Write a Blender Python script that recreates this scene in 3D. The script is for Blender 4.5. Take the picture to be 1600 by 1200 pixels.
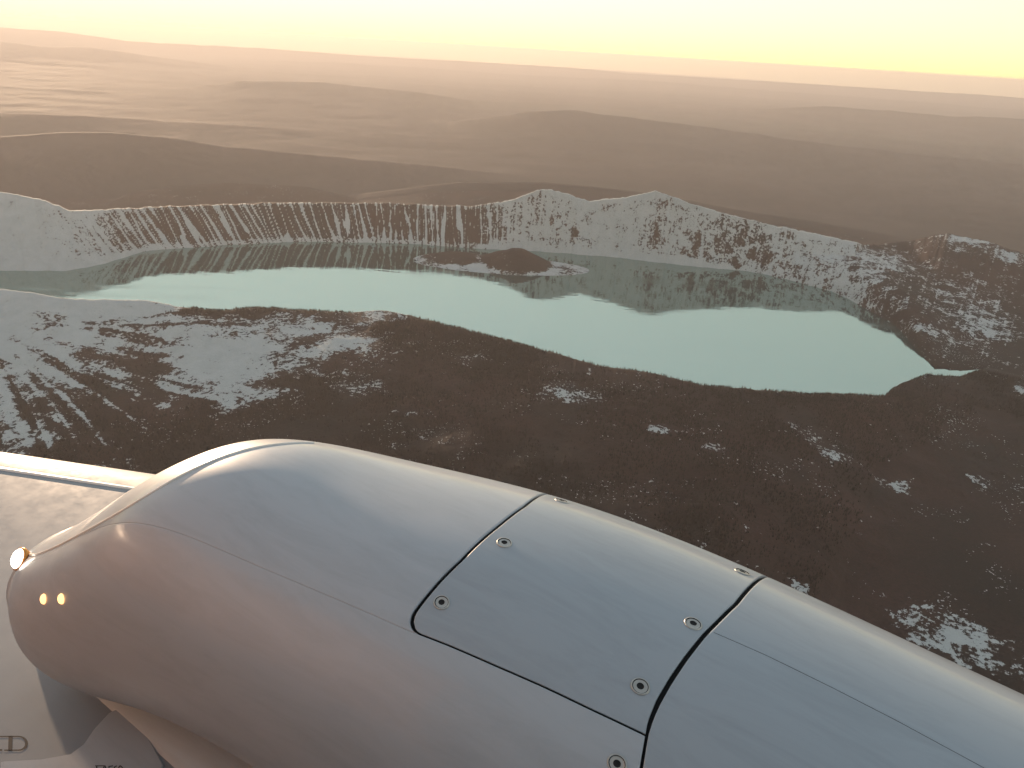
import bpy, math
import numpy as np
from mathutils import Vector, Matrix

for o in list(bpy.data.objects):
    bpy.data.objects.remove(o)
SC = bpy.context.scene
COL = SC.collection

# ------------------------------------------------------------------ camera
PITCH, ROLL = math.radians(23.6), math.radians(3.6)
cam = bpy.data.cameras.new('camera')
cam.lens, cam.sensor_width = 27.0, 36.0
cam.clip_start, cam.clip_end = 0.05, 500000.0
camo = bpy.data.objects.new('camera', cam)
COL.objects.link(camo)
_r0 = Vector((1, 0, 0)); _u0 = Vector((0, math.sin(PITCH), math.cos(PITCH))); _f = Vector((0, math.cos(PITCH), -math.sin(PITCH)))
_r = math.cos(ROLL) * _r0 + math.sin(ROLL) * _u0
_u = math.cos(ROLL) * _u0 - math.sin(ROLL) * _r0
camo.matrix_world = Matrix(((_r.x, _u.x, -_f.x, 0), (_r.y, _u.y, -_f.y, 0), (_r.z, _u.z, -_f.z, 0), (0, 0, 0, 1)))
SC.camera = camo

# ------------------------------------------------------------------ sky, sun, exposure
SUN_AZ, SUN_EL = math.radians(-32.0), math.radians(4.5)       # azimuth from +Y, positive to the right
sun_dir = Vector((math.sin(SUN_AZ) * math.cos(SUN_EL), math.cos(SUN_AZ) * math.cos(SUN_EL), math.sin(SUN_EL)))
W = bpy.data.worlds.new('World'); SC.world = W; W.use_nodes = True
wn = W.node_tree.nodes; wl = W.node_tree.links
sky = wn.new('ShaderNodeTexSky'); sky.sky_type = 'NISHITA'; sky.sun_disc = False
sky.sun_elevation = SUN_EL; sky.sun_rotation = SUN_AZ
sky.altitude = 2500.0; sky.air_density = 1.3; sky.dust_density = 0.1; sky.ozone_density = 0.15
bg = wn['Background']; bg.inputs['Strength'].default_value = 0.15
gam = wn.new('ShaderNodeGamma'); gam.inputs['Gamma'].default_value = 0.52      # soft film-like range for the whole sky
wl.new(sky.outputs['Color'], gam.inputs['Color']); hs = wn.new('ShaderNodeHueSaturation'); hs.inputs['Saturation'].default_value = 0.92
wl.new(gam.outputs['Color'], hs.inputs['Color']); wl.new(hs.outputs['Color'], bg.inputs['Color'])
sl = bpy.data.lights.new('sun', 'SUN'); sl.energy = 2.0; sl.angle = math.radians(0.5); sl.color = (1.0, 0.70, 0.46)
so = bpy.data.objects.new('sun', sl); COL.objects.link(so)
so.rotation_euler = (-sun_dir).to_track_quat('-Z', 'Y').to_euler()
SC.view_settings.view_transform = 'Standard'
SC.view_settings.look = 'None'
SC.view_settings.exposure = 1.78
SC.view_settings.gamma = 1.0
SC.view_settings.use_curve_mapping = False
SC.cycles.use_denoising = True
SC.cycles.max_bounces = 4
SC.cycles.diffuse_bounces = 2
SC.cycles.adaptive_threshold = 0.03
SC.cycles.glossy_bounces = 3
SC.cycles.volume_bounces = 0
SC.cycles.sample_clamp_indirect = 2.5
SC.cycles.caustics_reflective = False
SC.cycles.caustics_refractive = False

# ------------------------------------------------------------------ material helpers
def new_mat(name):
    m = bpy.data.materials.new(name); m.use_nodes = True
    nt = m.node_tree
    return m, nt.nodes, nt.links, nt.nodes['Principled BSDF']

def nd(nodes, kind, **kw):
    n = nodes.new(kind)
    for k, v in kw.items():
        if k in n.inputs.keys():
            n.inputs[k].default_value = v
        else:
            setattr(n, k, v)
    return n

def ramp(nodes, stops):
    r = nodes.new('ShaderNodeValToRGB')
    el = r.color_ramp.elements
    while len(el) < len(stops):
        el.new(0.5)
    for e, (p, c) in zip(el, stops):
        e.position = p; e.color = (*c, 1)
    return r

def pos_noise(nodes, links, scale, detail=6, rough=0.6, stretch=(1, 1, 1), warp=0.0):
    g = nodes.new('ShaderNodeNewGeometry')
    mp = nodes.new('ShaderNodeMapping'); mp.inputs['Scale'].default_value = [scale * s for s in stretch]
    links.new(g.outputs['Position'], mp.inputs['Vector'])
    n = nd(nodes, 'ShaderNodeTexNoise', Scale=1.0, Detail=detail, Roughness=rough, Distortion=warp)
    links.new(mp.outputs['Vector'], n.inputs['Vector'])
    return n.outputs['Fac']

def math_n(nodes, links, op, a, b, clamp=False):
    n = nodes.new('ShaderNodeMath'); n.operation = op; n.use_clamp = clamp
    for i, v in enumerate((a, b)):
        if isinstance(v, (int, float)):
            n.inputs[i].default_value = v
        else:
            links.new(v, n.inputs[i])
    return n.outputs[0]

def mix_col(nodes, links, fac, a, b):
    n = nodes.new('ShaderNodeMix'); n.data_type = 'RGBA'
    if isinstance(fac, (int, float)):
        n.inputs[0].default_value = fac
    else:
        links.new(fac, n.inputs[0])
    for i, v in ((6, a), (7, b)):
        if isinstance(v, tuple):
            n.inputs[i].default_value = (*v, 1)
        else:
            links.new(v, n.inputs[i])
    return n.outputs[2]

def terrain_material():
    m, N, L, b = new_mat('volcanic_ground_with_snow')
    at = nd(N, 'ShaderNodeAttribute', attribute_name='snow')
    n1 = pos_noise(N, L, 1 / 130, 8, 0.68, warp=0.4)
    n2 = pos_noise(N, L, 1 / 26, 4, 0.65)
    an = nd(N, 'ShaderNodeAttribute', attribute_name='patchiness')
    s = math_n(N, L, 'ADD', at.outputs['Fac'], math_n(N, L, 'MULTIPLY', math_n(N, L, 'SUBTRACT', n1, 0.5), math_n(N, L, 'MULTIPLY', an.outputs['Fac'], 1.7)))
    s = math_n(N, L, 'ADD', s, math_n(N, L, 'MULTIPLY', math_n(N, L, 'SUBTRACT', n2, 0.5), 1.35))
    sp = nd(N, 'ShaderNodeMapRange', interpolation_type='SMOOTHSTEP'); sp.inputs['From Min'].default_value = 0.63; sp.inputs['From Max'].default_value = 0.70
    L.new(pos_noise(N, L, 1 / 15, 2, 0.5), sp.inputs['Value'])
    sq = nd(N, 'ShaderNodeMapRange', interpolation_type='SMOOTHSTEP'); sq.inputs['From Min'].default_value = 0.48; sq.inputs['From Max'].default_value = 0.66
    L.new(pos_noise(N, L, 1 / 420, 5, 0.6), sq.inputs['Value'])
    s = math_n(N, L, 'ADD', s, math_n(N, L, 'MULTIPLY', sp.outputs[0], sq.outputs[0]))
    mr = nd(N, 'ShaderNodeMapRange', interpolation_type='SMOOTHSTEP')
    mr.inputs['From Min'].default_value = 0.47; mr.inputs['From Max'].default_value = 0.57
    L.new(s, mr.inputs['Value'])
    big = pos_noise(N, L, 1 / 900, 5, 0.6)
    r1 = ramp(N, [(0.35, (0.009, 0.006, 0.006)), (0.52, (0.022, 0.0095, 0.0085)), (0.68, (0.037, 0.016, 0.014))])
    L.new(big, r1.inputs[0])
    fine = pos_noise(N, L, 1 / 14, 3, 0.7)
    r2 = ramp(N, [(0.3, (0.55, 0.55, 0.55)), (0.7, (1.35, 1.3, 1.25))])
    L.new(fine, r2.inputs[0])
    mul = nodes_mul(N, L, r1.outputs[0], r2.outputs[0])
    snowvar = ramp(N, [(0.3, (0.34, 0.365, 0.37)), (0.7, (0.42, 0.445, 0.45))])
    L.new(n1, snowvar.inputs[0])
    c = mix_col(N, L, mr.outputs[0], mul, snowvar.outputs[0])
    L.new(c, b.inputs['Base Color'])
    b.inputs['Roughness'].default_value = 0.85
    b.inputs['Specular IOR Level'].default_value = 0.2
    bp = nd(N, 'ShaderNodeBump', Strength=0.9, Distance=9.0)
    L.new(n2, bp.inputs['Height']); L.new(bp.outputs[0], b.inputs['Normal'])
    return m

def nodes_mul(N, L, a, c):
    n = N.new('ShaderNodeMix'); n.data_type = 'RGBA'; n.blend_type = 'MULTIPLY'; n.inputs[0].default_value = 1.0
    L.new(a, n.inputs[6]); L.new(c, n.inputs[7])
    return n.outputs[2]

def plains_material():
    m, N, L, b = new_mat('wooded_plains')
    big = pos_noise(N, L, 1 / 5200, 8, 0.62, warp=0.5)
    r1 = ramp(N, [(0.32, (0.020, 0.019, 0.018)), (0.46, (0.030, 0.025, 0.025)), (0.58, (0.046, 0.036, 0.034)), (0.72, (0.065, 0.055, 0.050))])
    L.new(big, r1.inputs[0])
    pn = pos_noise(N, L, 1 / 1900, 6, 0.6, warp=0.8)
    mr = nd(N, 'ShaderNodeMapRange', interpolation_type='SMOOTHSTEP')
    mr.inputs['From Min'].default_value = 0.74; mr.inputs['From Max'].default_value = 0.78
    L.new(pn, mr.inputs['Value'])
    c = mix_col(N, L, mr.outputs[0], r1.outputs[0], (0.55, 0.56, 0.56))
    L.new(c, b.inputs['Base Color'])
    b.inputs['Roughness'].default_value = 0.9
    b.inputs['Specular IOR Level'].default_value = 0.1
    bp = nd(N, 'ShaderNodeBump', Strength=0.8, Distance=120.0)
    L.new(big, bp.inputs['Height']); L.new(bp.outputs[0], b.inputs['Normal'])
    return m

def lake_material():
    m, N, L, b = new_mat('calm_lake_water')
    b.inputs['Base Color'].default_value = (0.012, 0.05, 0.05, 1)
    b.inputs['Roughness'].default_value = 0.03
    b.inputs['IOR'].default_value = 6.0
    b.inputs['Specular Tint'].default_value = (0.81, 1.0, 0.93, 1)
    w = pos_noise(N, L, 1 / 420, 4, 0.55, stretch=(0.25, 1.2, 1))
    r = nd(N, 'ShaderNodeMapRange'); r.inputs['From Min'].default_value = 0.54; r.inputs['From Max'].default_value = 0.68
    r.inputs['To Min'].default_value = 0.02; r.inputs['To Max'].default_value = 0.2
    L.new(w, r.inputs['Value']); L.new(r.outputs[0], b.inputs['Roughness'])
    rip = pos_noise(N, L, 1 / 200, 4, 0.6, stretch=(0.35, 1.0, 1))
    bp = nd(N, 'ShaderNodeBump', Strength=1.0, Distance=1.5)
    L.new(rip, bp.inputs['Height']); L.new(bp.outputs[0], b.inputs['Normal'])
    return m

# ------------------------------------------------------------------ numpy noise
def _hash(ix, iy, seed):
    h = (ix.astype(np.int64) * 374761393 + iy.astype(np.int64) * 668265263 + seed * 974711) & 0xffffffff
    h = ((h ^ (h >> 13)) * 1274126177) & 0xffffffff
    h = h ^ (h >> 16)
    return (h & 0xffff) / 65535.0

def vnoise(x, y, seed=0):
    ix = np.floor(x); iy = np.floor(y)
    fx = x - ix; fy = y - iy
    fx = fx * fx * fx * (fx * (fx * 6 - 15) + 10); fy = fy * fy * fy * (fy * (fy * 6 - 15) + 10)
    a = _hash(ix, iy, seed); b = _hash(ix + 1, iy, seed); c = _hash(ix, iy + 1, seed); d = _hash(ix + 1, iy + 1, seed)
    return (a + (b - a) * fx) * (1 - fy) + (c + (d - c) * fx) * fy

def fbm(x, y, octv=5, seed=0, gain=0.5):
    s = 0; amp = 1; tot = 0
    for k in range(octv):
        s = s + amp * (vnoise(x, y, seed + k * 17) - 0.5); tot += amp
        x = x * 2.03 + 3.1; y = y * 2.03 - 1.7; amp *= gain
    return s / tot * 2          # about -1..1

def ridged(x, y, octv=4, seed=0):
    s = 0; amp = 1; tot = 0
    for k in range(octv):
        s = s + amp * (1 - abs(2 * vnoise(x, y, seed + k * 31) - 1)); tot += amp
        x = x * 2.1 + 5.2; y = y * 2.1 + 1.3; amp *= 0.5
    return s / tot

def sstep(e0, e1, x):
    t = np.clip((x - e0) / (e1 - e0), 0, 1)
    return t * t * (3 - 2 * t)

# ------------------------------------------------------------------ the caldera, described round the viewpoint's ground point
LAKE_Z = -2300.0
BASE_Z = -2900.0
SHORE = [(-60, 8800), (-42, 8900), (-35.1, 8874), (-31.6, 8653), (-29.1, 8843), (-26.5, 9295), (-23.6, 9359), (-17.1, 9541), (-9.3, 9521), (-3.5, 9400),
         (7.1, 9449), (11.9, 9393), (17.3, 9518), (22.7, 9145), (27.3, 8189), (29.3, 7429), (30.3, 7130), (31.8, 7235), (33.2, 7433), (36, 6900), (60, 6500)]
RIM = [(-60, 9900, 560), (-40, 9900, 620), (-36, 9850, 625), (-34.27, 9794, 599), (-32.3, 9595, 540), (-30.7, 9330, 459), (-28.5, 9500, 425), (-26.1, 9698, 393), (-21.3, 9724, 410), (-17, 9841, 402), (-10.2, 9823, 426),
       (-6.5, 9761, 428), (-3.7, 9702, 453), (-0.85, 9712, 557), (0.98, 9722, 693), (2.0, 9725, 712), (3.1, 9730, 669), (4.8, 9738, 602), (7.3, 9746, 674),
       (8.9, 9769, 756), (9.5, 9795, 793), (10.5, 9709, 759), (13.05, 9720, 653), (17.6, 9799, 518), (20.65, 9800, 485), (23.6, 9900, 420), (24.6, 10500, 300), (27, 11000, 354), (28.05, 11000, 451),
       (29.1, 11000, 490), (31, 11000, 470), (32.5, 11000, 407), (33.2, 11000, 386), (38, 11000, 300), (60, 11000, 280)]
NEAR = [(-60, .285), (-40, .280), (-35.35, .2801), (-33.3, .2903), (-31.9, .2984), (-30.4, .3027), (-26.9, .3092), (-24.9, .3203), (-22.8, .3288), (-19.7, .3276), (-16.5, .3333), (-13.2, .338),
        (-10.3, .3346), (-8.3, .3414), (-5.3, .3549), (2.4, .3849), (7.1, .4007), (10.1, .4006), (15.2, .4085), (22.2, .3951), (27.2, .3760), (27.7, .3742), (28.5, .3531), (29.9, .3346), (31.9, .3279), (33.2, .3102), (38, .31), (60, .31)]
NEAR_H = [(-60, 430), (-34, 430), (-28, 360), (-20, 320), (-8, 290), (8, 260), (20, 210), (26, 150), (28.5, 95), (33, 60), (60, 60)]

def tab(t, x, k=1):
    t = np.array(t, float)
    return np.interp(x, t[:, 0], t[:, k])

NEAR_SNOW = [(-27.7, 5908, 250, 116, -0.5), (-27.8, 5310, 99, 314, -0.5), (-22.3, 5571, 322, 95, -0.4), (-16.1, 5413, 201, 67, -0.35), (-22.8, 6084, 276, 95, -0.35), (-33.7, 6059, 171, 86, -0.4), (-30.6, 5257, 50, 254, -0.35), (-18.2, 4795, 158, 54, -0.35), (-25.1, 4661, 142, 99, -0.3), (-31.3, 6390, 167, 80, -0.35), (-23.1, 5105, 315, 446, 0.5), (-18.5, 5270, 554, 408, 0.5), (-16.5, 5683, 510, 234, 0.45), (-26.7, 5921, 255, 132, 0.4), (-10.3, 5989, 179, 189, 0.5), (-28.2, 6261, 304, 208, 0.6), (-13.3, 5228, 179, 111, 0.4), (-20.5, 4672, 226, 143, 0.4), (-24.2, 5573, 209, 135, 0.3), (-3.4, 5100, 183, 109, 0.38), (3.7, 4659, 330, 120, 0.24), (5.6, 4541, 190, 90, 0.27), (6.3, 4965, 26, 40, 0.4), (12.2, 4389, 154, 64, 0.35), (16.9, 4280, 109, 51, 0.3), (25.3, 4495, 254, 105, 0.36), (30.9, 4272, 77, 84, 0.55), (35.1, 4538, 79, 73, 0.45), (7.0, 3681, 165, 35, 0.35), (-8.3, 4267, 272, 107, 0.25), (24.8, 3112, 64, 44, 0.42), (34.4, 3097, 180, 130, 0.36), (38.0, 3047, 190, 170, 0.36), (35.6, 6054, 57, 118, 0.5), (-5.1, 3977, 333, 160, 0.2), (-15.4, 4346, 226, 108, 0.25), (17.2, 3282, 146, 78, 0.2), (40.1, 2965, 109, 76, 0.3), (-12.4, 4712, 247, 125, 0.3), (-30.9, 4275, 120, 114, 0.35), (-25.4, 4127, 96, 64, 0.35), (-34.6, 4670, 180, 163, 0.4)]
FAR_SNOW = [(30.9, 9039, 470, 979, 0.33), (23.6, 9132, 384, 785, 0.3), (21.5, 9938, 423, 410, 0.4), (30.1, 10982, 368, 366, 0.6), (30.1, 7915, 356, 126, 0.35), (32.8, 8488, 253, 410, 0.35), (26.2, 9786, 326, 648, 0.3), (32.6, 10701, 156, 246, 0.5), (22.4, 8746, 380, 160, 0.2)]

RIDGES = [  # (range, half depth, [(azimuth, elevation z)])
    (110000, 9000, [(-60, -1300), (-40, -1150), (-32.6, -1147), (-29.4, -1303), (-26, -1900), (-18.4, -1871), (-14.3, -1964), (-11.8, -2100), (-3.6, -1967), (3.9, -1990), (6.6, -2200), (19.9, -1960), (30.7, -1850), (60, -1850)]),
    (76000, 7000, [(-60, -1900), (-32.8, -1837), (-30.8, -2026), (-28.1, -1887), (-24.3, -2453), (-20, -2900), (60, -2900)]),
    (90000, 6000, [(-60, -2900), (-24, -2900), (-12, -2500), (0, -2650), (8, -2400), (20, -2600), (60, -2500)]),
    (55000, 5000, [(-60, -2900), (12, -2900), (16, -2700), (19.4, -2250), (24, -2170), (27.6, -2150), (30.9, -2000), (60, -2000)]),
    (44000, 6000, [(-60, -2900), (-27, -2900), (-22.5, -2769), (-19.7, -2322), (-14.4, -2197), (-8.4, -2409), (-3.9, -2742), (0, -2900), (60, -2900)]),
    (32000, 4200, [(-60, -2900), (-6, -2900), (0, -2240), (3.3, -2080), (7.8, -2230), (12.2, -2333), (16.5, -2488), (20.7, -2600), (26.5, -2680), (31.7, -2640), (60, -2600)]),
    (27000, 3000, [(-60, -2300), (-34, -2500), (-28, -2560), (-22, -2700), (-14, -2900), (60, -2900)]),
    (19000, 2600, [(-60, -2200), (-33.7, -2198), (-30.3, -2110), (-27.8, -2105), (-24, -2222), (-20.9, -2383), (-12.4, -2600), (-5.6, -2717), (2, -2900), (60, -2900)]),
    (14500, 1200, [(-60, -2900), (-29, -2800), (-27.1, -2577), (-24.4, -2460), (-21.1, -2409), (-15.6, -2474), (-12.9, -2621), (-10, -2900), (60, -2900)]),
    (15500, 1600, [(-60, -2900), (-14, -2900), (-12, -2796), (-8.4, -2629), (-4.7, -2474), (1.4, -2381), (8.4, -2436), (16, -2600), (26, -2700), (60, -2700)]),
]

def ground(azd, r):
    """height z and snow cover on the ground at azimuth (deg) and range (m); arrays."""
    az = np.radians(azd)
    x = r * np.sin(az); y = r * np.cos(az)
    wob = 0.25 * fbm(azd * 0.9, r / 900, 3, 5)
    Rs = tab(SHORE, azd) + 55 * fbm(azd * 0.8, azd * 0 + 2.5, 6, 3, 0.6)
    Rd = tab(RIM, azd); hd = tab(RIM, azd, 2)
    hd = hd + 27 * fbm(azd * 1.5, azd * 0 + 7.5, 6, 41, 0.62)
    hn = tab(NEAR_H, azd)
    Dn = (-LAKE_Z - hn) / tab(NEAR, azd)
    hn = hn + 15 * fbm(azd * 1.1, azd * 0 + 1.5, 6, 77, 0.65) * np.exp(-np.abs(Dn - r) / 250)
    n_big = fbm(x / 1400, y / 1400, 6, 11)
    n_mid = fbm(x / 260, y / 260, 5, 12, 0.55)
    # ---- near flank: falls gently towards the viewer from the near crest
    d = Dn - r
    slope = np.interp(azd, [-60, -30, -18, 0, 60], [0.20, 0.17, 0.08, 0.055, 0.05])
    flank = hn - slope * np.maximum(d, 0) * (1 - 0.00004 * np.maximum(d, 0)) + np.clip(d / 500, 0, 1) * (55 * n_big + 22 * n_mid) + np.clip(d / 90, 0, 1) * 5 * n_mid
    wallw = 300 + hn * 0.6
    inner = hn * (1 - sstep(0, 1, (r - Dn) / wallw) * 1.0) - 40 * sstep(0.6, 1.1, (r - Dn) / wallw)
    near = np.where(d > 0, flank, inner)
    # ---- far wall
    span = np.maximum(Rd - Rs, 60)
    t = (r - Rs) / span
    steep = np.interp(azd, [-60, 18, 26, 60], [1, 1, 0, 0])
    tt = np.clip(t, 0, 1)
    prof = steep * (0.30 * tt + 0.70 * tt ** 1.25) + (1 - steep) * (0.55 * tt + 0.45 * sstep(0.5, 1, tt))
    lean = np.interp(azd, [-35, -26, -14, -4, 60], [0.75, 0.65, 0.3, 0.0, 0.0])
    w = az * 9500 - lean * hd * (1 - tt)
    streak = ridged(w / 210, tt * 0.7 + 3, 3, 21)
    streak2 = ridged(w / 75, tt * 0.9 + 9, 2, 23)
    streaky = np.interp(azd, [-34, -29, -24, -5, -1, 4, 60], [0.1, 0.6, 1, 1, 0.35, 0.2, 0.12])
    bell = np.clip(tt * 5, 0, 1) * np.clip((1 - tt) * 4, 0, 1)
    wall = hd * prof + bell * (streaky * (26 * (streak - 0.55) + 12 * (streak2 - 0.55)) + 26 * n_mid) + (1 - steep) * tt * 60 * n_big * np.clip((1 - tt) * 3, 0, 1)
    hb = np.interp(azd, [18, 21, 24, 26, 28, 29.5, 31, 34], [0, 330, 340, 300, 220, 120, 60, 40])
    wall = np.maximum(wall, np.where(t > 0, hb * (1 - np.exp(-np.maximum(r - Rs, 0) / 230)) + 30 * n_mid * np.clip((r - Rs) / 150, 0, 1) * np.clip(hb / 200, 0, 1) + 20 * n_big, -100))
    wall = np.where(t < 0, -60 * np.clip(-t * span / 60, 0, 1), wall)
    # ---- outside of the far rim, down to the plains
    out = np.maximum(r - Rd, 0)
    fall = hd - (hd + LAKE_Z * 0 + (LAKE_Z - BASE_Z)) * sstep(0, 1, out / 4200) * 1.0 - 0.10 * np.minimum(out, 600)
    fall = np.maximum(fall, (BASE_Z - LAKE_Z)) + np.clip(out / 400, 0, 1) * 18 * n_big
    far = np.where(r > Rd, fall, wall)
    z = np.maximum(near, far)
    z = np.where(r > Rd, far, z)
    zz = LAKE_Z + z
    # ---- ridges of the far country
    for D, wd, tb in RIDGES:
        top = tab(tb, azd) + D * 0.0007 * fbm(azd * 0.55 + D * 0.001, azd * 0 + 3.5, 5, int(D) % 97, 0.55)
        u = (r - D) / wd
        u = np.where(u > 0, u * 2.5, u)
        rz = BASE_Z + (top - BASE_Z) * np.exp(-np.abs(u) ** 1.25)
        zz = np.where(r > 12000, np.maximum(zz, rz), zz)
    zz = zz + np.clip((r - 14000) / 9000, 0, 1) * (40 * n_big + 150 * np.clip(r / 60000, 0.3, 1) * (ridged(x / 30000, y / 4800, 5, 303) - 0.6))
    # ---- snow
    s_near = 0.08 + 0.14 * n_big
    hill_az, hill_r = math.radians(-36.5), 6250.0
    hx, hy = hill_r * math.sin(hill_az), hill_r * math.cos(hill_az)
    rho = np.hypot(x - hx, y - hy); ang = np.arctan2(y - hy, x - hx)
    st = ridged(ang * 15 + 0.15 * np.sin(rho / 300), rho / 2600 + 4, 3, 51)
    hillsnow = 1.15 - rho / 1550 + (st - 0.6) * np.clip(rho / 900, 0, 1.6) * 0.9
    s_near = np.maximum(s_near, np.clip(hillsnow, 0, 0.95))
    wa = 1.3 * fbm(x / 420, y / 420, 4, 71); wr_ = 150 * fbm(x / 380, y / 380, 4, 73)
    for A, R_, wx, wr, wt in NEAR_SNOW:
        R_ = R_ * (1 + 0.155 * min(max((A - 20) / 14, 0), 1))
        q = ((azd + wa - A) * math.pi / 180 * R_ / (wx * 1.15)) ** 2 + ((r + wr_ - R_) / (wr * 1.15)) ** 2
        s_near = s_near + (0.84 if A < -8 else 0.98) * wt * np.exp(-0.8 * q ** 1.3)
    s_wall = np.interp(azd, [-60, -33, -29, -24, -4, -1, 9, 14, 20, 24, 28, 60], [0.80, 0.80, 0.52, 0.12, 0.12, 0.56, 0.72, 0.52, 0.43, 0.20, 0.08, 0.08])
    jit = fbm(w / 330, tt * 0.22 + 1, 4, 25)
    wid = 0.27 + 0.52 * fbm(w / 150, tt * 1.6 + 4, 4, 29)
    l1 = 1 - np.abs(np.sin(math.pi * (w / 92 + 2.0 * jit)))
    l2 = 1 - np.abs(np.sin(math.pi * (w / 37 + 2.6 * jit + 0.3)))
    s_wall = s_wall + streaky * (0.75 * sstep(0.80 - wid, 1.0 - wid * 0.7, l1) + 0.45 * sstep(0.92 - wid, 1.08 - wid * 0.7, l2))
    talus = 0.10 + 0.16 * ridged(w / 260, w * 0 + 2, 2, 61)
    s_wall = s_wall + 0.36 * (1 - sstep(talus * 0.5, talus, tt)) * np.interp(azd, [-60, 12, 18, 60], [1, 1, 0.2, 0]) + 0.16 * sstep(0.90, 0.98, tt) * steep
    peak = np.exp(-(((azd - 9.6) / 1.1) ** 2)) * sstep(0.15, 0.4, tt)
    s_wall = s_wall - 0.32 * peak * (0.6 + n_mid) - 0.16 * np.exp(-(((azd - 3.9) / 0.35) ** 2 + ((tt - 0.42) / 0.12) ** 2)) * 2
    for A, R_, wx, wr, wt in FAR_SNOW:
        q = ((azd - A) * math.pi / 180 * R_ / wx) ** 2 + ((r - R_) / wr) ** 2
        s_wall = s_wall + wt * np.exp(-q)
    s_wall = np.where(r > Rd + 60, np.maximum(s_wall - (r - Rd - 60) / 300, 0.12), s_wall)
    snow = np.where(far >= near, s_wall, s_near)
    snow = np.where((r < Dn + 60), s_near, snow)
    rough = np.where(far >= near, np.interp(azd, [-34, -26, -4, 0, 16, 24], [0.8, 0.45, 0.45, 0.8, 1.0, 1.1]), 1.0)
    ground.patch = rough
    return x, y, zz, snow

def sheet(name, X, Y, Z, mat, snow=None, kind='structure', patch=None):
    nr, nc = X.shape
    co = np.stack([X, Y, Z], -1).reshape(-1, 3).astype(np.float32)
    i = np.arange(nr * nc).reshape(nr, nc)
    quads = np.stack([i[:-1, :-1], i[:-1, 1:], i[1:, 1:], i[1:, :-1]], -1).reshape(-1, 4)
    me = bpy.data.meshes.new(name)
    me.vertices.add(len(co)); me.vertices.foreach_set('co', co.ravel())
    me.loops.add(quads.size); me.loops.foreach_set('vertex_index', quads.ravel().astype(np.int32))
    me.polygons.add(len(quads)); me.polygons.foreach_set('loop_start', (np.arange(len(quads)) * 4).astype(np.int32))
    me.update(calc_edges=True)
    me.polygons.foreach_set('use_smooth', np.ones(len(quads), bool))
    if snow is not None:
        at = me.attributes.new('snow', 'FLOAT', 'POINT'); at.data.foreach_set('value', snow.ravel().astype(np.float32))
        at = me.attributes.new('patchiness', 'FLOAT', 'POINT'); at.data.foreach_set('value', (np.ones(nr * nc) if patch is None else patch.ravel()).astype(np.float32))
    me.materials.append(mat)
    o = bpy.data.objects.new(name, me); COL.objects.link(o)
    if kind:
        o['kind'] = kind
    return o

M_GROUND = terrain_material(); M_PLAIN = plains_material(); M_LAKE = lake_material()
AZ0, AZ1, NC = -52.0, 54.0, 1450
azc = np.linspace(AZ0, AZ1, NC)
Rs_c, Rd_c = tab(SHORE, azc), tab(RIM, azc)
hn_c = tab(NEAR_H, azc); Dn_c = (-LAKE_Z - hn_c) / tab(NEAR, azc)
def seg(a, b, n, p=1.0):
    return a + (b - a) * (np.linspace(0, 1, n, endpoint=False) ** p)[:, None]
start = np.full(NC, 1500.0)
lg = np.exp(np.log(start) + (np.log(Dn_c) - np.log(start)) * np.linspace(0, 1, 340, endpoint=False)[:, None])
in_end = np.minimum(Dn_c + 520, Rs_c - 60)
in_end = np.where(in_end <= Dn_c + 30, Dn_c + 30, in_end)
wall0 = np.maximum(Rs_c - 40, in_end + 10)
rows = np.vstack([lg, seg(Dn_c, in_end, 26), seg(in_end, wall0, 8), seg(wall0, Rd_c + 40, 120), seg(Rd_c + 40, np.full(NC, 15000.), 40, 1.5), np.full((1, NC), 15000.)])
AZ = np.broadcast_to(azc, rows.shape)
gx, gy, gz, gs = ground(AZ, rows)
sheet('caldera_terrain', gx, gy, gz, M_GROUND, gs, patch=ground.patch)

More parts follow.
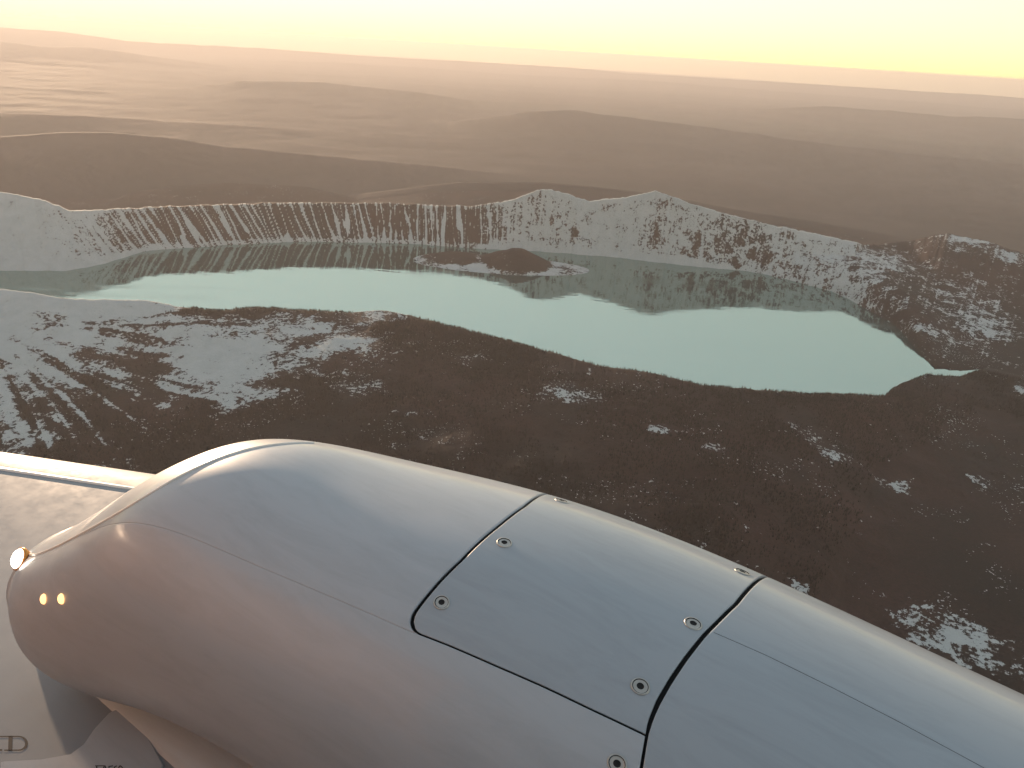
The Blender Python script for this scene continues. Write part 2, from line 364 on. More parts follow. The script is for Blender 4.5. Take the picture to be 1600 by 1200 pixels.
# conifers on the near flank, far too many to count
def forest():
    rng = np.random.default_rng(4)
    n = 260000
    a = rng.uniform(-45, 47, n); rr = np.sqrt(rng.uniform(1700.0 ** 2, 7200.0 ** 2, n))
    dn = (-LAKE_Z - tab(NEAR_H, a)) / tab(NEAR, a)
    x = rr * np.sin(np.radians(a)); y = rr * np.cos(np.radians(a))
    clump = fbm(x / 330, y / 330, 4, 404) + 0.5 * fbm(x / 90, y / 90, 3, 405)
    keep = (rr < dn + 140) & (clump > rng.uniform(-0.55, 0.45, n))
    a, rr = a[keep], rr[keep]
    x, y, z, s = ground(a, rr)
    keep = (s < 0.34) & (z > LAKE_Z + 12)
    x, y, z = x[keep][:95000], y[keep][:95000], z[keep][:95000]
    n = len(x)
    h = rng.uniform(9, 24, n); w = h * rng.uniform(0.14, 0.22, n); ph = rng.uniform(0, 6.28, n)
    k = 5
    t = ph[:, None] + np.arange(k) * 2 * math.pi / k
    ring = np.stack([x[:, None] + w[:, None] * np.cos(t), y[:, None] + w[:, None] * np.sin(t), np.repeat((z + h * 0.08)[:, None], k, 1)], -1)
    tip = np.stack([x + rng.normal(0, 0.4, n), y, z + h], -1)[:, None]
    co = np.concatenate([ring, tip], 1).reshape(-1, 3).astype(np.float32)
    b = (np.arange(n) * (k + 1))[:, None, None]
    tri = np.stack([np.arange(k), (np.arange(k) + 1) % k, np.full(k, k)], -1)[None] + b
    tri = tri.reshape(-1, 3)
    me = bpy.data.meshes.new('conifer_forest')
    me.vertices.add(len(co)); me.vertices.foreach_set('co', co.ravel())
    me.loops.add(tri.size); me.loops.foreach_set('vertex_index', tri.ravel().astype(np.int32))
    me.polygons.add(len(tri)); me.polygons.foreach_set('loop_start', (np.arange(len(tri)) * 3).astype(np.int32))
    me.update(calc_edges=True)
    m, N, L, bs = new_mat('conifer_needles')
    f = pos_noise(N, L, 1 / 70, 3, 0.6)
    r = ramp(N, [(0.3, (0.006, 0.0045, 0.004)), (0.7, (0.018, 0.012, 0.010))]); L.new(f, r.inputs[0]); L.new(r.outputs[0], bs.inputs['Base Color'])
    bs.inputs['Roughness'].default_value = 0.9; bs.inputs['Specular IOR Level'].default_value = 0.1
    me.materials.append(m)
    o = bpy.data.objects.new('conifer_forest', me); COL.objects.link(o); o['kind'] = 'stuff'
forest()

far_r = np.exp(np.linspace(math.log(15000.), math.log(162000.), 300))
azf = np.linspace(AZ0, AZ1, 520)
RR, AA = np.meshgrid(far_r, azf, indexing='ij')
fx, fy, fz, _ = ground(AA, RR)
fz[0] -= 15.0
sheet('distant_hills', fx, fy, fz, M_PLAIN)
# the country behind and below the aeroplane
azb = np.concatenate([np.linspace(AZ1, 360 + AZ0, 120)])
rb = np.exp(np.linspace(math.log(1500.), math.log(162000.), 60))
RR, AA = np.meshgrid(rb, azb, indexing='ij')
bx = RR * np.sin(np.radians(AA)); by = RR * np.cos(np.radians(AA))
blend = np.minimum(sstep(0, 25, AA - AZ1), sstep(0, 25, 360 + AZ0 - AA))
_, _, ez0, _ = ground(np.full_like(RR, AZ1), RR); _, _, ez1, _ = ground(np.full_like(RR, AZ0), RR)
edge = np.where(AA < 180, ez0, ez1)
bz = edge * (1 - blend) + blend * (-2450 - 450 * sstep(3000, 14000, RR) + 60 * fbm(bx / 1500, by / 1500, 4, 9))
sheet('plains', bx, by, bz, M_PLAIN)
rc = np.linspace(5.0, 1500.0, 24)
azr = np.linspace(-180, 180, 181)
RR, AA = np.meshgrid(rc, azr, indexing='ij')
_, _, e0, _ = ground(np.clip(azr, AZ0, AZ1), np.full_like(azr, 1500.0))
bz_in = np.interp(np.where(azr < AZ0, azr + 360, azr), azb, bz[0], left=np.nan)
edge = np.where((azr >= AZ0) & (azr <= AZ1), e0, np.interp(np.where(azr < AZ0, azr + 360, azr), azb, bz[0]))
cz = -2380 + (edge[None, :] + 2380) * (RR / 1500.0) ** 2
sheet('forest_floor', RR * np.sin(np.radians(AA)), RR * np.cos(np.radians(AA)), cz, M_GROUND, np.full(RR.shape, 0.15))

# the lake
azl = np.linspace(-56, 35, 300)
l0 = np.minimum((-LAKE_Z - tab(NEAR_H, azl)) / tab(NEAR, azl) + 60, tab(SHORE, azl) + 100)
l1 = tab(SHORE, azl) + 120
LR = l0 + (l1 - l0) * np.linspace(0, 1, 12)[:, None]
LA = np.broadcast_to(np.radians(azl), LR.shape)
sheet('lake', LR * np.sin(LA), LR * np.cos(LA), np.full(LR.shape, LAKE_Z), M_LAKE)

# the cinder-cone island
ia = math.radians(-0.9); icx, icy = 8650 * math.sin(ia), 8650 * math.cos(ia)
IX, IY = np.meshgrid(np.linspace(-1250, 1050, 200), np.linspace(-420, 520, 110))
cone = np.maximum(0, 1 - np.hypot((IX - 110) / 430, (IY - 40) / 400))
crater = 0.10 * np.exp(-((np.hypot(IX - 110, IY - 40) / 45) ** 2))
low = np.maximum(0, 1 - np.hypot((IX + 560) / 520, (IY - 120) / 330))
apron = np.maximum(0, 1 - np.hypot((IX + 80) / 1050, (IY - 20) / 400))
iz = 210 * (cone ** 0.92 - crater) + 85 * low ** 0.8 + 26 * apron ** 0.7 + 10 * fbm(IX / 120, IY / 120, 4, 88) * np.clip(apron * 5, 0, 1)
iz = np.where(apron + cone + low > 0.01, iz, -25)
isn = 0.62 - 0.55 * np.clip(cone * 6, 0, 1) - 0.5 * np.clip(low * 4, 0, 1) + 0.15 * fbm(IX / 200, IY / 200, 3, 5) + 0.3 * np.exp(-((IX + 330) / 90) ** 2)
sheet('island', icx + IX, icy + IY, LAKE_Z + iz - 2, M_GROUND, isn)

# ------------------------------------------------------------------ haze: the air between here and the horizon
def haze():
    me = bpy.data.meshes.new('haze')
    X, Y, Z0, Z1 = 176000., 176000., -3150., 70.
    v = [(sx * X, sy * Y, z) for z in (Z0, Z1) for sx, sy in ((-1, -1), (1, -1), (1, 1), (-1, 1))]
    me.from_pydata(v, [], [(3, 2, 1, 0), (4, 5, 6, 7), (0, 1, 5, 4), (1, 2, 6, 5), (2, 3, 7, 6), (3, 0, 4, 7)])
    m = bpy.data.materials.new('haze_air'); m.use_nodes = True
    nt = m.node_tree; nt.nodes.remove(nt.nodes['Principled BSDF'])
    pv = nt.nodes.new('ShaderNodeVolumePrincipled')
    pv.inputs['Color'].default_value = (0.86, 0.79, 0.76, 1)
    pv.inputs['Density'].default_value = 1.4e-5
    pv.inputs['Anisotropy'].default_value = 0.27
    nt.links.new(pv.outputs[0], nt.nodes['Material Output'].inputs['Volume'])
    me.materials.append(m)
    o = bpy.data.objects.new('haze', me); COL.objects.link(o); o['kind'] = 'stuff'
haze()

# ------------------------------------------------------------------ the aeroplane: x along the body (to the nose), y outboard, z up from 4 m below the window
PZ = 4.0
HEAD = math.radians(-33)
def paint_material(name, col, rough=0.2, coat=0.6, dirt=0.5):
    m, N, L, b = new_mat(name)
    tc = N.new('ShaderNodeTexCoord')
    mp = N.new('ShaderNodeMapping'); mp.inputs['Scale'].default_value = (0.5, 3.0, 3.0)
    L.new(tc.outputs['Object'], mp.inputs['Vector'])
    n = nd(N, 'ShaderNodeTexNoise', Scale=2.6, Detail=11, Roughness=0.72, Distortion=0.6); L.new(mp.outputs[0], n.inputs['Vector'])
    mr = nd(N, 'ShaderNodeMapRange'); mr.inputs['From Min'].default_value = 0.45; mr.inputs['From Max'].default_value = 0.8
    mr.inputs['To Max'].default_value = dirt
    L.new(n.outputs['Fac'], mr.inputs['Value'])
    c = mix_col(N, L, mr.outputs[0], col, tuple(k * 0.62 for k in col))
    L.new(c, b.inputs['Base Color'])
    n2 = nd(N, 'ShaderNodeTexNoise', Scale=9.0, Detail=6, Roughness=0.7); L.new(tc.outputs['Object'], n2.inputs['Vector'])
    mr2 = nd(N, 'ShaderNodeMapRange'); mr2.inputs['To Min'].default_value = rough * 0.7; mr2.inputs['To Max'].default_value = rough * 1.5
    L.new(n2.outputs['Fac'], mr2.inputs['Value']); L.new(mr2.outputs[0], b.inputs['Roughness'])
    b.inputs['Coat Weight'].default_value = coat; b.inputs['Coat Roughness'].default_value = 0.08
    bp = nd(N, 'ShaderNodeBump', Strength=0.05, Distance=0.02)
    n3 = nd(N, 'ShaderNodeTexNoise', Scale=1.6, Detail=2); L.new(tc.outputs['Object'], n3.inputs['Vector'])
    L.new(n3.outputs['Fac'], bp.inputs['Height']); L.new(bp.outputs[0], b.inputs['Normal'])
    return m
def plain_material(name, col, rough, metal=0.0):
    m, N, L, b = new_mat(name)
    n = nd(N, 'ShaderNodeTexNoise', Scale=30.0, Detail=4)
    tc = N.new('ShaderNodeTexCoord'); L.new(tc.outputs['Object'], n.inputs['Vector'])
    c = mix_col(N, L, n.outputs['Fac'], tuple(k * 0.8 for k in col), tuple(min(1, k * 1.2) for k in col))
    L.new(c, b.inputs['Base Color'])
    b.inputs['Roughness'].default_value = rough; b.inputs['Metallic'].default_value = metal
    return m
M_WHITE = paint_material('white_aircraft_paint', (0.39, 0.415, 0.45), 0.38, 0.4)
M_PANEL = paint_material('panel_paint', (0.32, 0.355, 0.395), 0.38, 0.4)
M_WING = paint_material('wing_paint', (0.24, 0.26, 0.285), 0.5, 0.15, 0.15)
M_FUSE = paint_material('warm_bounce_paint', (0.88, 0.50, 0.32), 0.3)  # peach made up to throw a warm bounce on the nacelle
M_FUSE2 = paint_material('cool_bounce_paint', (0.20, 0.28, 0.38), 0.3)  # blue-grey made up for the cool reflection on the front cowling
M_HIGHLIGHT = paint_material('highlight_white', (0.75, 0.74, 0.70), 0.3, 0.5)  # white colour standing in for bright lines of light on creases
M_DARK = plain_material('dark_gap', (0.006, 0.006, 0.007), 0.8)
M_SEAL = plain_material('brown_black_lettering', (0.03, 0.018, 0.012), 0.6)
M_METAL = plain_material('bare_metal', (0.85, 0.80, 0.72), 0.42, 1.0)
M_RING = plain_material('fastener_ring', (0.42, 0.41, 0.39), 0.38, 0.6)

plane = bpy.data.objects.new('aeroplane', None); COL.objects.link(plane)
plane.location = (0, 0, -PZ); plane.rotation_euler = (0, 0, HEAD)
plane['label'] = 'white aeroplane engine nacelle and wing filling the foreground below the crater lake'
plane['category'] = 'aeroplane'

def part(name, verts, faces, mat, parent=plane, smooth=True, mats=None, fmat=None):
    me = bpy.data.meshes.new(name)
    me.from_pydata([tuple(map(float, v)) for v in verts], [], faces)
    for mm in (mats or [mat]):
        me.materials.append(mm)
    if fmat is not None:
        me.polygons.foreach_set('material_index', np.array(fmat, np.int32))
    if smooth:
        me.polygons.foreach_set('use_smooth', np.ones(len(me.polygons), bool))
    me.update()
    o = bpy.data.objects.new(name, me); COL.objects.link(o); o.parent = parent
    return o

KS = np.array([-4.2, -4.05, -3.7, -3.1, -2.4, -1.5, -0.6, 0.1, 0.9, 1.6, 2.3])
KL = np.array([1.728, 1.771, 1.929, 2.028, 2.197, 2.347, 2.418, 2.431, 2.438, 2.43, 2.42])
KZ = np.array([-3.092, -3.087, -2.997, -2.732, -2.680, -2.675, -2.718, -2.766, -2.823, -2.87, -2.90]) + PZ
KRL = np.array([.365, .472, .662, .704, .789, .865, .873, .850, .824, .80, .74])
KRZ = np.array([.331, .431, .617, .773, .780, .793, .805, .812, .818, .81, .76])
def spline(x, xs, ys):
    n = len(xs); h = np.diff(xs); A = np.zeros((n, n)); b = np.zeros(n); A[0, 0] = A[-1, -1] = 1
    for i in range(1, n - 1):
        A[i, i - 1] = h[i - 1]; A[i, i] = 2 * (h[i - 1] + h[i]); A[i, i + 1] = h[i]
        b[i] = 6 * ((ys[i + 1] - ys[i]) / h[i] - (ys[i] - ys[i - 1]) / h[i - 1])
    Mm = np.linalg.solve(A, b); i = np.clip(np.searchsorted(xs, x) - 1, 0, n - 2)
    t = x - xs[i]; hh = h[i]
    return ys[i] + t * ((ys[i + 1] - ys[i]) / hh - hh * (2 * Mm[i] + Mm[i + 1]) / 6) + t * t * Mm[i] / 2 + t ** 3 * (Mm[i + 1] - Mm[i]) / (6 * hh)
def nac(s, thd, off=0.0):
    s = np.asarray(s, float); t = np.radians(np.asarray(thd, float))
    L_, Z_, A_, B_ = (spline(s, KS, k) for k in (KL, KZ, KRL, KRZ))
    e = 2 / 2.25; c, si = np.cos(t), np.sin(t)
    return np.stack([s + 0 * t, L_ + (A_ + off) * np.sign(c) * abs(c) ** e, Z_ + (B_ + off) * np.sign(si) * abs(si) ** e], -1)
def nac_normal(s, th):
    d = 1e-3
    a = nac(s + d, th) - nac(s - d, th); b = nac(s, th + 0.1) - nac(s, th - 0.1)
    n = np.cross(a, b); n /= np.linalg.norm(n)
    c = np.array([s, spline(np.array(s), KS, KL), spline(np.array(s), KS, KZ)])
    return n if n @ (nac(s, th) - c) > 0 else -n

def grid_part(name, S, T, mat, thick=0.016, parent=plane, close=False):
    """S,T: (rows, cols) parameters on the nacelle skin."""
    P = nac(S, T); nr, nc = S.shape
    idx = np.arange(nr * nc).reshape(nr, nc)
    faces = np.stack([idx[:-1, :-1], idx[1:, :-1], idx[1:, 1:], idx[:-1, 1:]], -1).reshape(-1, 4).tolist()
    o = part(name, P.reshape(-1, 3), faces, mat, parent)
    md = o.modifiers.new('thickness', 'SOLIDIFY'); md.thickness = thick; md.offset = -1.0
    return o
def edged(a, b, n, e):
    """n samples a..b with a narrow first and last step (rolled edge)."""
    return np.concatenate([[a], [a + e], np.linspace(a + 3 * e, b - 3 * e, n), [b - e], [b]])

GAP = 0.009           # half joint width along the axis (m)
GD = 0.5              # half joint width round the section (deg)
def sLJ(th): return np.interp(th, [40, 55, 79, 91, 106, 114, 122, 130], [-1.62, -1.605, -1.54, -1.531, -1.531, -1.543, -1.552, -1.559])
def sRJ(th): return np.interp(th, [40, 55, 85, 97.3, 106, 113.7, 120.4, 126, 130.4, 145], [-0.525, -0.53, -0.540, -0.574, -0.588, -0.597, -0.601, -0.596, -0.581, -0.53])
def tPB(s): return np.interp(s, [-1.55, -1.36, -1.15, -0.97, -0.80, -0.6], [130.8, 129.9, 129.2, 128.4, 127.9, 127.1])
TB = 129.0
TOPA = 20.0           # the panel runs over the crown to this angle
# dark inner shell seen through the joints
S_, T_ = np.meshgrid(np.linspace(-4.1, 1.55, 90), np.linspace(0, 360, 97), indexing='ij')
Pn = nac(S_, T_, -0.02); idx = np.arange(Pn.shape[0] * Pn.shape[1]).reshape(Pn.shape[:2])
part('inner_frame', Pn.reshape(-1, 3), np.stack([idx[:-1, :-1], idx[1:, :-1], idx[1:, 1:], idx[:-1, 1:]], -1).reshape(-1, 4).tolist(), M_DARK)
# access panel between the joints, with a rounded lower rear corner
RC, RCD = 0.07, 5.5   # corner radius: metres along, degrees round
ths = edged(TOPA, TB, 70, 0.25)
def left_edge(th, grow):
    base = sLJ(th) + (GAP - grow)
    u = np.clip((th - (TB - RCD)) / RCD, 0, 1)
    return base + RC * (1 - np.sqrt(np.maximum(0, 1 - u * u)))
Srow = []
for th in ths:
    Srow.append(edged(float(left_edge(th, 0)), float(sRJ(th) - GAP), 40, 0.004))
Spn = np.array(Srow); Tpn = np.repeat(ths[:, None], Spn.shape[1], 1)
Tpn = Tpn + (tPB(Spn) - TB) * sstep(95, TB, Tpn)
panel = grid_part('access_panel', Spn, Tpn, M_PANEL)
# rear cowling: everything behind the panel, and the strip under it up to the front joint
ths = np.concatenate([np.linspace(TOPA - GD, TB - RCD, 60), np.linspace(TB - RCD, TB + GD * 1.0, 16)[1:]])
Srow = []
for th in ths:
    u = np.clip((th - (TB - RCD)) / (RCD + GD), 0, 1)
    e = sLJ(th) - GAP + (RC + 0.01) * (1 - math.sqrt(max(0, 1 - u * u)))
    Srow.append(np.concatenate([-4.2 + (e - 0.02 + 4.2) * np.linspace(0, 1, 110), [e - 0.006, e]]))
Su = np.array(Srow); Tu = np.repeat(ths[:, None], Su.shape[1], 1)
Tu = Tu + (tPB(Su) - TB) * sstep(95, TB, Tu)
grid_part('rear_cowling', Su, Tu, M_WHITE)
ths = np.concatenate([[TB + GD], [TB + GD + 0.3], np.linspace(TB + GD + 1, 360 + TOPA - GD, 120)])
Srow = []
for th in ths:
    e = float(sRJ(min(th, 145))) - GAP
    Srow.append(np.concatenate([np.linspace(-4.2, e - 0.02, 130), [e - 0.006, e]]))
Sl = np.array(Srow); Tl = np.repeat(ths[:, None], Sl.shape[1], 1)
Tl = Tl + (tPB(Sl) - TB) * (1 - sstep(TB + GD, 165, Tl))
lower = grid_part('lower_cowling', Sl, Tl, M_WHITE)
# front cowling
ths = np.linspace(0, 360, 140)
Srow = []
for th in ths:
    st_ = float(sRJ(np.clip(th, 40, 145))) + GAP
    Srow.append(np.concatenate([[st_, st_ + 0.005], np.linspace(st_ + 0.02, 2.3, 80)]))
Sf = np.array(Srow); Tf = np.repeat(ths[:, None], Sf.shape[1], 1)
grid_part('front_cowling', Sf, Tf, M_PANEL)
# rounded tail end of the nacelle
cs, cl, cz_ = -4.2, KL[0], KZ[0]
vs, fs = [], []
for k in range(9):
    ph = k / 8 * math.pi / 2
    for j in range(48):
        t = 2 * math.pi * j / 48; e = 2 / 2.25
        c, s_ = math.cos(t), math.sin(t)
        vs.append((cs - 0.13 * math.sin(ph), cl - 0.03 * math.sin(ph) + KRL[0] * math.cos(ph) * math.copysign(abs(c) ** e, c), cz_ + KRZ[0] * math.cos(ph) * math.copysign(abs(s_) ** e, s_)))
for k in range(8):
    for j in range(48):
        fs.append((k * 48 + j, (k + 1) * 48 + j, (k + 1) * 48 + (j + 1) % 48, k * 48 + (j + 1) % 48))
part('tail_cap', vs, fs, M_WHITE)

def orient(p, n, up=(1, 0, 0)):
    n = Vector(n).normalized(); x = (Vector(up) - Vector(up).dot(n) * n).normalized(); y = n.cross(x)
    return Matrix(((x.x, y.x, n.x, p[0]), (x.y, y.y, n.y, p[1]), (x.z, y.z, n.z, p[2]), (0, 0, 0, 1)))
def lathe(profile, seg_=24, sx=1.0):
    v, f, mi = [], [], []
    for r_, z_, _ in profile:
        for j in range(seg_):
            t = 2 * math.pi * j / seg_
            v.append((r_ * math.cos(t) * sx, r_ * math.sin(t), z_))
    for k in range(len(profile) - 1):
        for j in range(seg_):
            f.append((k * seg_ + j, k * seg_ + (j + 1) % seg_, (k + 1) * seg_ + (j + 1) % seg_, (k + 1) * seg_ + j)); mi.append(profile[k][2])
    f.append(tuple((len(profile) - 1) * seg_ + j for j in range(seg_))); mi.append(profile[-1][2])
    return v, f, mi
# quarter-turn fasteners: ring, dished washer, dark socket
FAST = [(-1.475, 64.0, 0), (-1.442, 95.9, 0), (-1.479, 120.4, 0), (-0.605, 66.0, 0), (-0.628, 95.9, 0), (-0.676, 117.6, 0), (-0.639, 136.2, 1)]
prof = [(0.030, 0.000, 0), (0.0285, 0.0035, 0), (0.025, 0.0038, 1), (0.0225, 0.0012, 0), (0.016, 0.0014, 0), (0.0115, 0.0030, 1), (0.009, 0.0008, 1)]
fme = None
for s_, th, low_ in FAST:
    p = nac(s_, th); n = nac_normal(s_, th)
    par = lower if low_ else panel
    if fme is None:
        v, f, mi = lathe(prof, 28, 1.15)
        fo = part('fastener', v, f, None, par, True, [M_RING, M_DARK], mi); fme = fo.data
    else:
        fo = bpy.data.objects.new('fastener', fme); COL.objects.link(fo); fo.parent = par
    fo.matrix_local = orient(p + n * 0.0005, n)
# sun glints on two rivets and the tail tip, imitated by emission
rv, rf, rm = lathe([(0.026 * math.cos(a), 0.016 * math.sin(a), 0) for a in np.linspace(0, 1.45, 7)], 20)
def glow_material(name, col, power):
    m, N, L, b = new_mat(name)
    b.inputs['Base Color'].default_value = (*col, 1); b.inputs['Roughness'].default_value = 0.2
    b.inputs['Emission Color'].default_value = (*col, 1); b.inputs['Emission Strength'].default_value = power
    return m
M_GLINT = glow_material('white_sun_glint', (1.0, 0.93, 0.80), 1.6); M_AMBER = glow_material('amber_sun_glint', (1.0, 0.50, 0.18), 0.8)
M_HALO = plain_material('orange_glint_halo', (0.75, 0.33, 0.08), 0.35, 0.6)  # orange ring painted round the tail glint
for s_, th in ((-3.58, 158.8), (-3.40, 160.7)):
    o = part('rivet_glint', rv, rf, M_AMBER, lower); p = nac(s_, th); n = nac_normal(s_, th); o.matrix_local = orient(p, n)
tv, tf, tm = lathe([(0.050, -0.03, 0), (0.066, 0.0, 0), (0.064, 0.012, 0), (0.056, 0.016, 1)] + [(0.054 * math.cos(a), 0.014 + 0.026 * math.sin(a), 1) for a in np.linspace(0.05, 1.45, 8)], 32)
tip = part('tail_glint', tv, tf, None, plane, True, [M_HALO, M_GLINT], tm)
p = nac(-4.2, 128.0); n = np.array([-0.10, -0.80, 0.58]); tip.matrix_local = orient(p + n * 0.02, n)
# raised seam along the sunlit shoulder, white in place of its highlight
def tube(path, rad, seg_=10):
    path = np.array(path); v, f = [], []
    for i, p in enumerate(path):
        d = path[min(i + 1, len(path) - 1)] - path[max(i - 1, 0)]; d /= np.linalg.norm(d)
        u = np.cross(d, (0, 0.3, 1)); u /= np.linalg.norm(u); w_ = np.cross(d, u)
        for j in range(seg_):
            t = 2 * math.pi * j / seg_; v.append(p + rad * (math.cos(t) * u + math.sin(t) * w_))
    for i in range(len(path) - 1):
        for j in range(seg_):
            f.append((i * seg_ + j, i * seg_ + (j + 1) % seg_, (i + 1) * seg_ + (j + 1) % seg_, (i + 1) * seg_ + j))
    return v, f
sm = np.array([(-4.19, 122.0), (-4.05, 124.0), (-3.85, 126.5), (-3.62, 128.5), (-3.42, 129.0), (-3.27, 127.0), (-3.16, 122.5), (-3.07, 114.8), (-2.998, 104.2), (-2.945, 94.0), (-2.887, 86.2), (-2.825, 79.0), (-2.75, 70)])
k = np.linspace(0, len(sm) - 1, 90)
ss_ = spline(k, np.arange(len(sm)).astype(float), sm[:, 0]); st_ = spline(k, np.arange(len(sm)).astype(float), sm[:, 1])
part('seam_highlight', *tube(nac(ss_, st_, -0.002), 0.009), M_HIGHLIGHT)

# wing behind and below the nacelle: flat top skin, a step, then a rounded outer edge
WS = 3.65 / 3.5
ex = WS * np.array([-6.5, 2.30]); ey = WS * np.array([-5.35, 2.83])          # two points on the outer edge (x, y)
ed = (ey - ex) / np.linalg.norm(ey - ex); en = np.array([-ed[1], ed[0]])  # along, outward
ex = ex + 0.42 * en; ey = ey + 0.42 * en
ZW = PZ - 3.65
prof_w = [(-4.2, -0.03), (-3.0, 0.0), (-1.6, 0.03), (-0.9, 0.035), (-0.6, 0.035), (-0.45, 0.032), (-0.40, 0.030), (-0.385, 0.030)]
prof_w += [(-0.385 + 0.60 * math.sin(a), -0.37 + 0.40 * math.cos(a)) for a in np.linspace(0.06, 2.6, 24)]
us = np.linspace(0, 1, 60)
vs = []
for k_ in us:
    for d_, z_ in prof_w:
        u = -7.0 + (9.6 + 1.25 * max(0.0, -1.95 - d_) ** 0.95) * k_
        q_ = ex + ed * u + en * d_
        vs.append((q_[0], q_[1], ZW + z_))
npf = len(prof_w)
fs = [(i * npf + j, (i + 1) * npf + j, (i + 1) * npf + j + 1, i * npf + j + 1) for i in range(len(us) - 1) for j in range(npf - 1)]
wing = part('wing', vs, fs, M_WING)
md = wing.modifiers.new('thickness', 'SOLIDIFY'); md.thickness = 0.09; md.offset = -1.0 if wing.data.polygons[0].normal.z > 0 else 1.0

# fuselage skin behind the window seat: unseen, size and colours (warm aft, blue-grey forward) made up to tint the nacelle
def barrel(name, s0, s1, mat, ns=16, nt_=48):
    vs, fs = [], []
    for i in range(ns):
        s_ = s0 + (s1 - s0) * i / (ns - 1)
        for j in range(nt_):
            t = 2 * math.pi * j / nt_
            vs.append((s_, -3.1 + 2.2 * math.cos(t), PZ - 1.1 + 2.2 * math.sin(t)))
    for i in range(ns - 1):
        for j in range(nt_):
            fs.append((i * nt_ + j, i * nt_ + (j + 1) % nt_, (i + 1) * nt_ + (j + 1) % nt_, (i + 1) * nt_ + j))
    part(name, vs, fs, mat)
barrel('aft_fuselage', -14.0, -2.2, M_FUSE)
barrel('forward_fuselage', -2.2, 10.0, M_FUSE2)
# lower fairing under the nacelle, seen past the rounded end of the wing
vs, fs = [], []
for i in range(40):
    s_ = -4.6 + 6.4 * i / 39
    for j in range(48):
        t = 2 * math.pi * j / 48
        vs.append((s_, 1.95 + 0.78 * math.cos(t), PZ - 4.3 + 0.78 * math.sin(t)))
for i in range(39):
    for j in range(48):
        fs.append((i * 48 + j, i * 48 + (j + 1) % 48, (i + 1) * 48 + (j + 1) % 48, (i + 1) * 48 + j))
part('lower_fairing', vs, fs, M_WHITE)

# fairing plate and lettering on the wing skin
def wing_z(x, y):
    d_ = (np.array([x, y]) - ex) @ en
    return ZW + np.interp(d_, [q[0] for q in prof_w[:8]], [q[1] for q in prof_w[:8]])
def on_wing(pts, lift):
    return [(x, y, wing_z(x, y) + lift) for x, y in pts]
PL = [(-3.3736, 1.6241), (-3.4339, 1.5544), (-3.4529, 1.4543), (-3.4175, 1.3554), (-3.3654, 1.2645), (-3.36, 1.1881), (-3.4507, 1.0798), (-3.5893, 0.9599), (-3.3166, 0.8357), (-2.75, 1.27), (-2.93, 1.44), (-3.13, 1.49), (-3.28, 1.55)]
PL = [(WS * q[0], WS * q[1]) for q in PL]
n_ = len(PL)
cx_, cy_ = np.mean([q[0] for q in PL]), np.mean([q[1] for q in PL])
vs = on_wing(PL, 0.0) + on_wing(PL, 0.007) + on_wing([(q[0] + (cx_ - q[0]) * 0.03, q[1] + (cy_ - q[1]) * 0.03) for q in PL], 0.010)
fs = [(k * n_ + j, k * n_ + (j + 1) % n_, (k + 1) * n_ + (j + 1) % n_, (k + 1) * n_ + j) for k in (0, 1) for j in range(n_)] + [tuple(2 * n_ + j for j in range(n_))]
part('fairing_plate', vs, fs, M_WHITE, wing, False)
# frame for the lettering: origin, step per unit right, step per unit down
LO = WS * np.array([-3.7623, 1.0387]); LX = (WS * np.array([-3.503, 1.237]) - LO) / 100.0; LY = (WS * np.array([-3.666, 0.9948]) - LO) / 23.0
def glyph(name, strips, mat, lift=0.004, org=LO):
    vs, fs = [], []
    for st in strips:
        b_ = len(vs)
        for x, y in st:
            q = org + LX * x + LY * y
            vs.append((q[0], q[1], wing_z(*q) + lift))
        m_ = len(st) // 2
        fs += [(b_ + i, b_ + i + 1, b_ + m_ + i + 1, b_ + m_ + i) for i in range(m_ - 1)]
    return part(name, vs, fs, mat, wing, False)
arc = np.linspace(-math.pi / 2, math.pi / 2, 14)
bowl = [(27 + 15 * math.cos(a), 11.5 + 11.5 * math.sin(a)) for a in arc] + [(27 + 10.5 * math.cos(a), 11.5 + 9.6 * math.sin(a)) for a in arc]
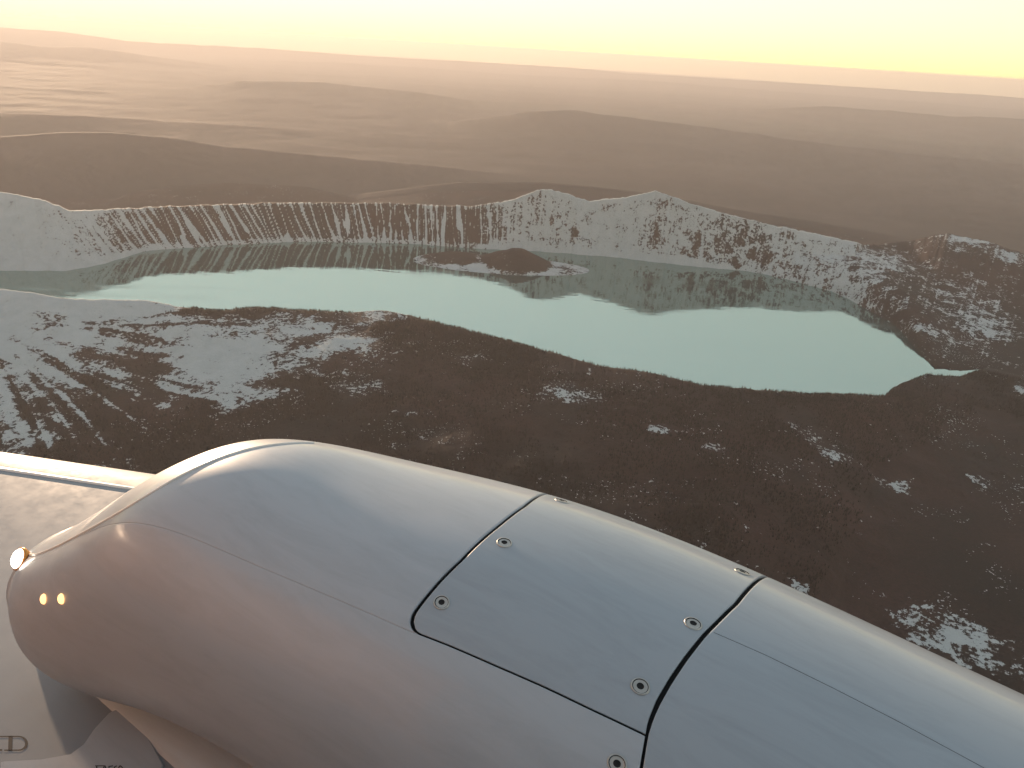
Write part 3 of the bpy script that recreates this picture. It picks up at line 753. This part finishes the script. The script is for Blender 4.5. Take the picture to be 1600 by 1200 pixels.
glyph('letter', [bowl, [(12, 0), (18.5, 0), (11, 23), (17.5, 23)], [(-16, 0), (27, 0), (-16, 1.9), (27, 1.9)], [(5, 21.1), (27, 21.1), (5, 23), (27, 23)], [(-16, 20.6), (2, 20.6), (-16, 23), (2, 23)]], M_SEAL, 0.0015)
LO2 = WS * np.array([-3.1951, 1.2305])
ring = [(38 + 4 * math.cos(a), 7 + 7 * math.sin(a)) for a in np.linspace(0, 6.283, 17)] + [(38 + 2.4 * math.cos(a), 7 + 5 * math.sin(a)) for a in np.linspace(0, 6.283, 17)]
glyph('small_lettering', [[(0, 0), (13, 0), (0, 1.2), (13, 1.2)], [(1, 1), (3, 1), (0, 20), (2, 20)], [(13, 0), (14.6, 0), (6, 20), (8, 20)], [(14, 0), (15.6, 0), (18, 20), (20, 20)], [(20, 1), (27, 0), (20, 2.5), (27, 1.5)], [(20, 1), (21.6, 1), (19, 10), (20.6, 10)], [(28, 2), (33, 0), (28, 3.5), (33, 1.5)], [(28, 2), (29.6, 2), (27, 18), (28.6, 18)], ring], M_SEAL, 0.0115, LO2)

vs, fs = [], []
for i in range(40):
    q = ex + ed * (-7.0 + 9.5 * i / 39)
    for d_, z_ in ((-0.415, 0.030), (-0.405, 0.037), (-0.375, 0.037), (-0.365, 0.028)):
        e_ = q + en * d_
        vs.append((e_[0], e_[1], ZW + z_ + 0.002))
fs = [(i * 4 + j, (i + 1) * 4 + j, (i + 1) * 4 + j + 1, i * 4 + j + 1) for i in range(39) for j in range(3)]
part('edge_highlight', vs, fs, M_HIGHLIGHT, wing)  # added white strip that paints the highlight line along the wing edge

# fine seams in the skin, darkened with grime
def skin_line(pts, parent, rad=0.0016):
    pts = np.array(pts); k = np.linspace(0, len(pts) - 1, 60)
    s_ = np.interp(k, range(len(pts)), pts[:, 0]); th = np.interp(k, range(len(pts)), pts[:, 1]) 
    part('skin_seam', *tube(nac(s_, th, 0.0002), rad, 6), M_SEAL, parent)
front = bpy.data.objects['front_cowling']
skin_line([(-0.55, 95.6), (-0.36, 95.0), (-0.13, 95.0), (0.08, 95.3), (0.4, 96.5), (0.9, 98.0)], front, 0.0007)
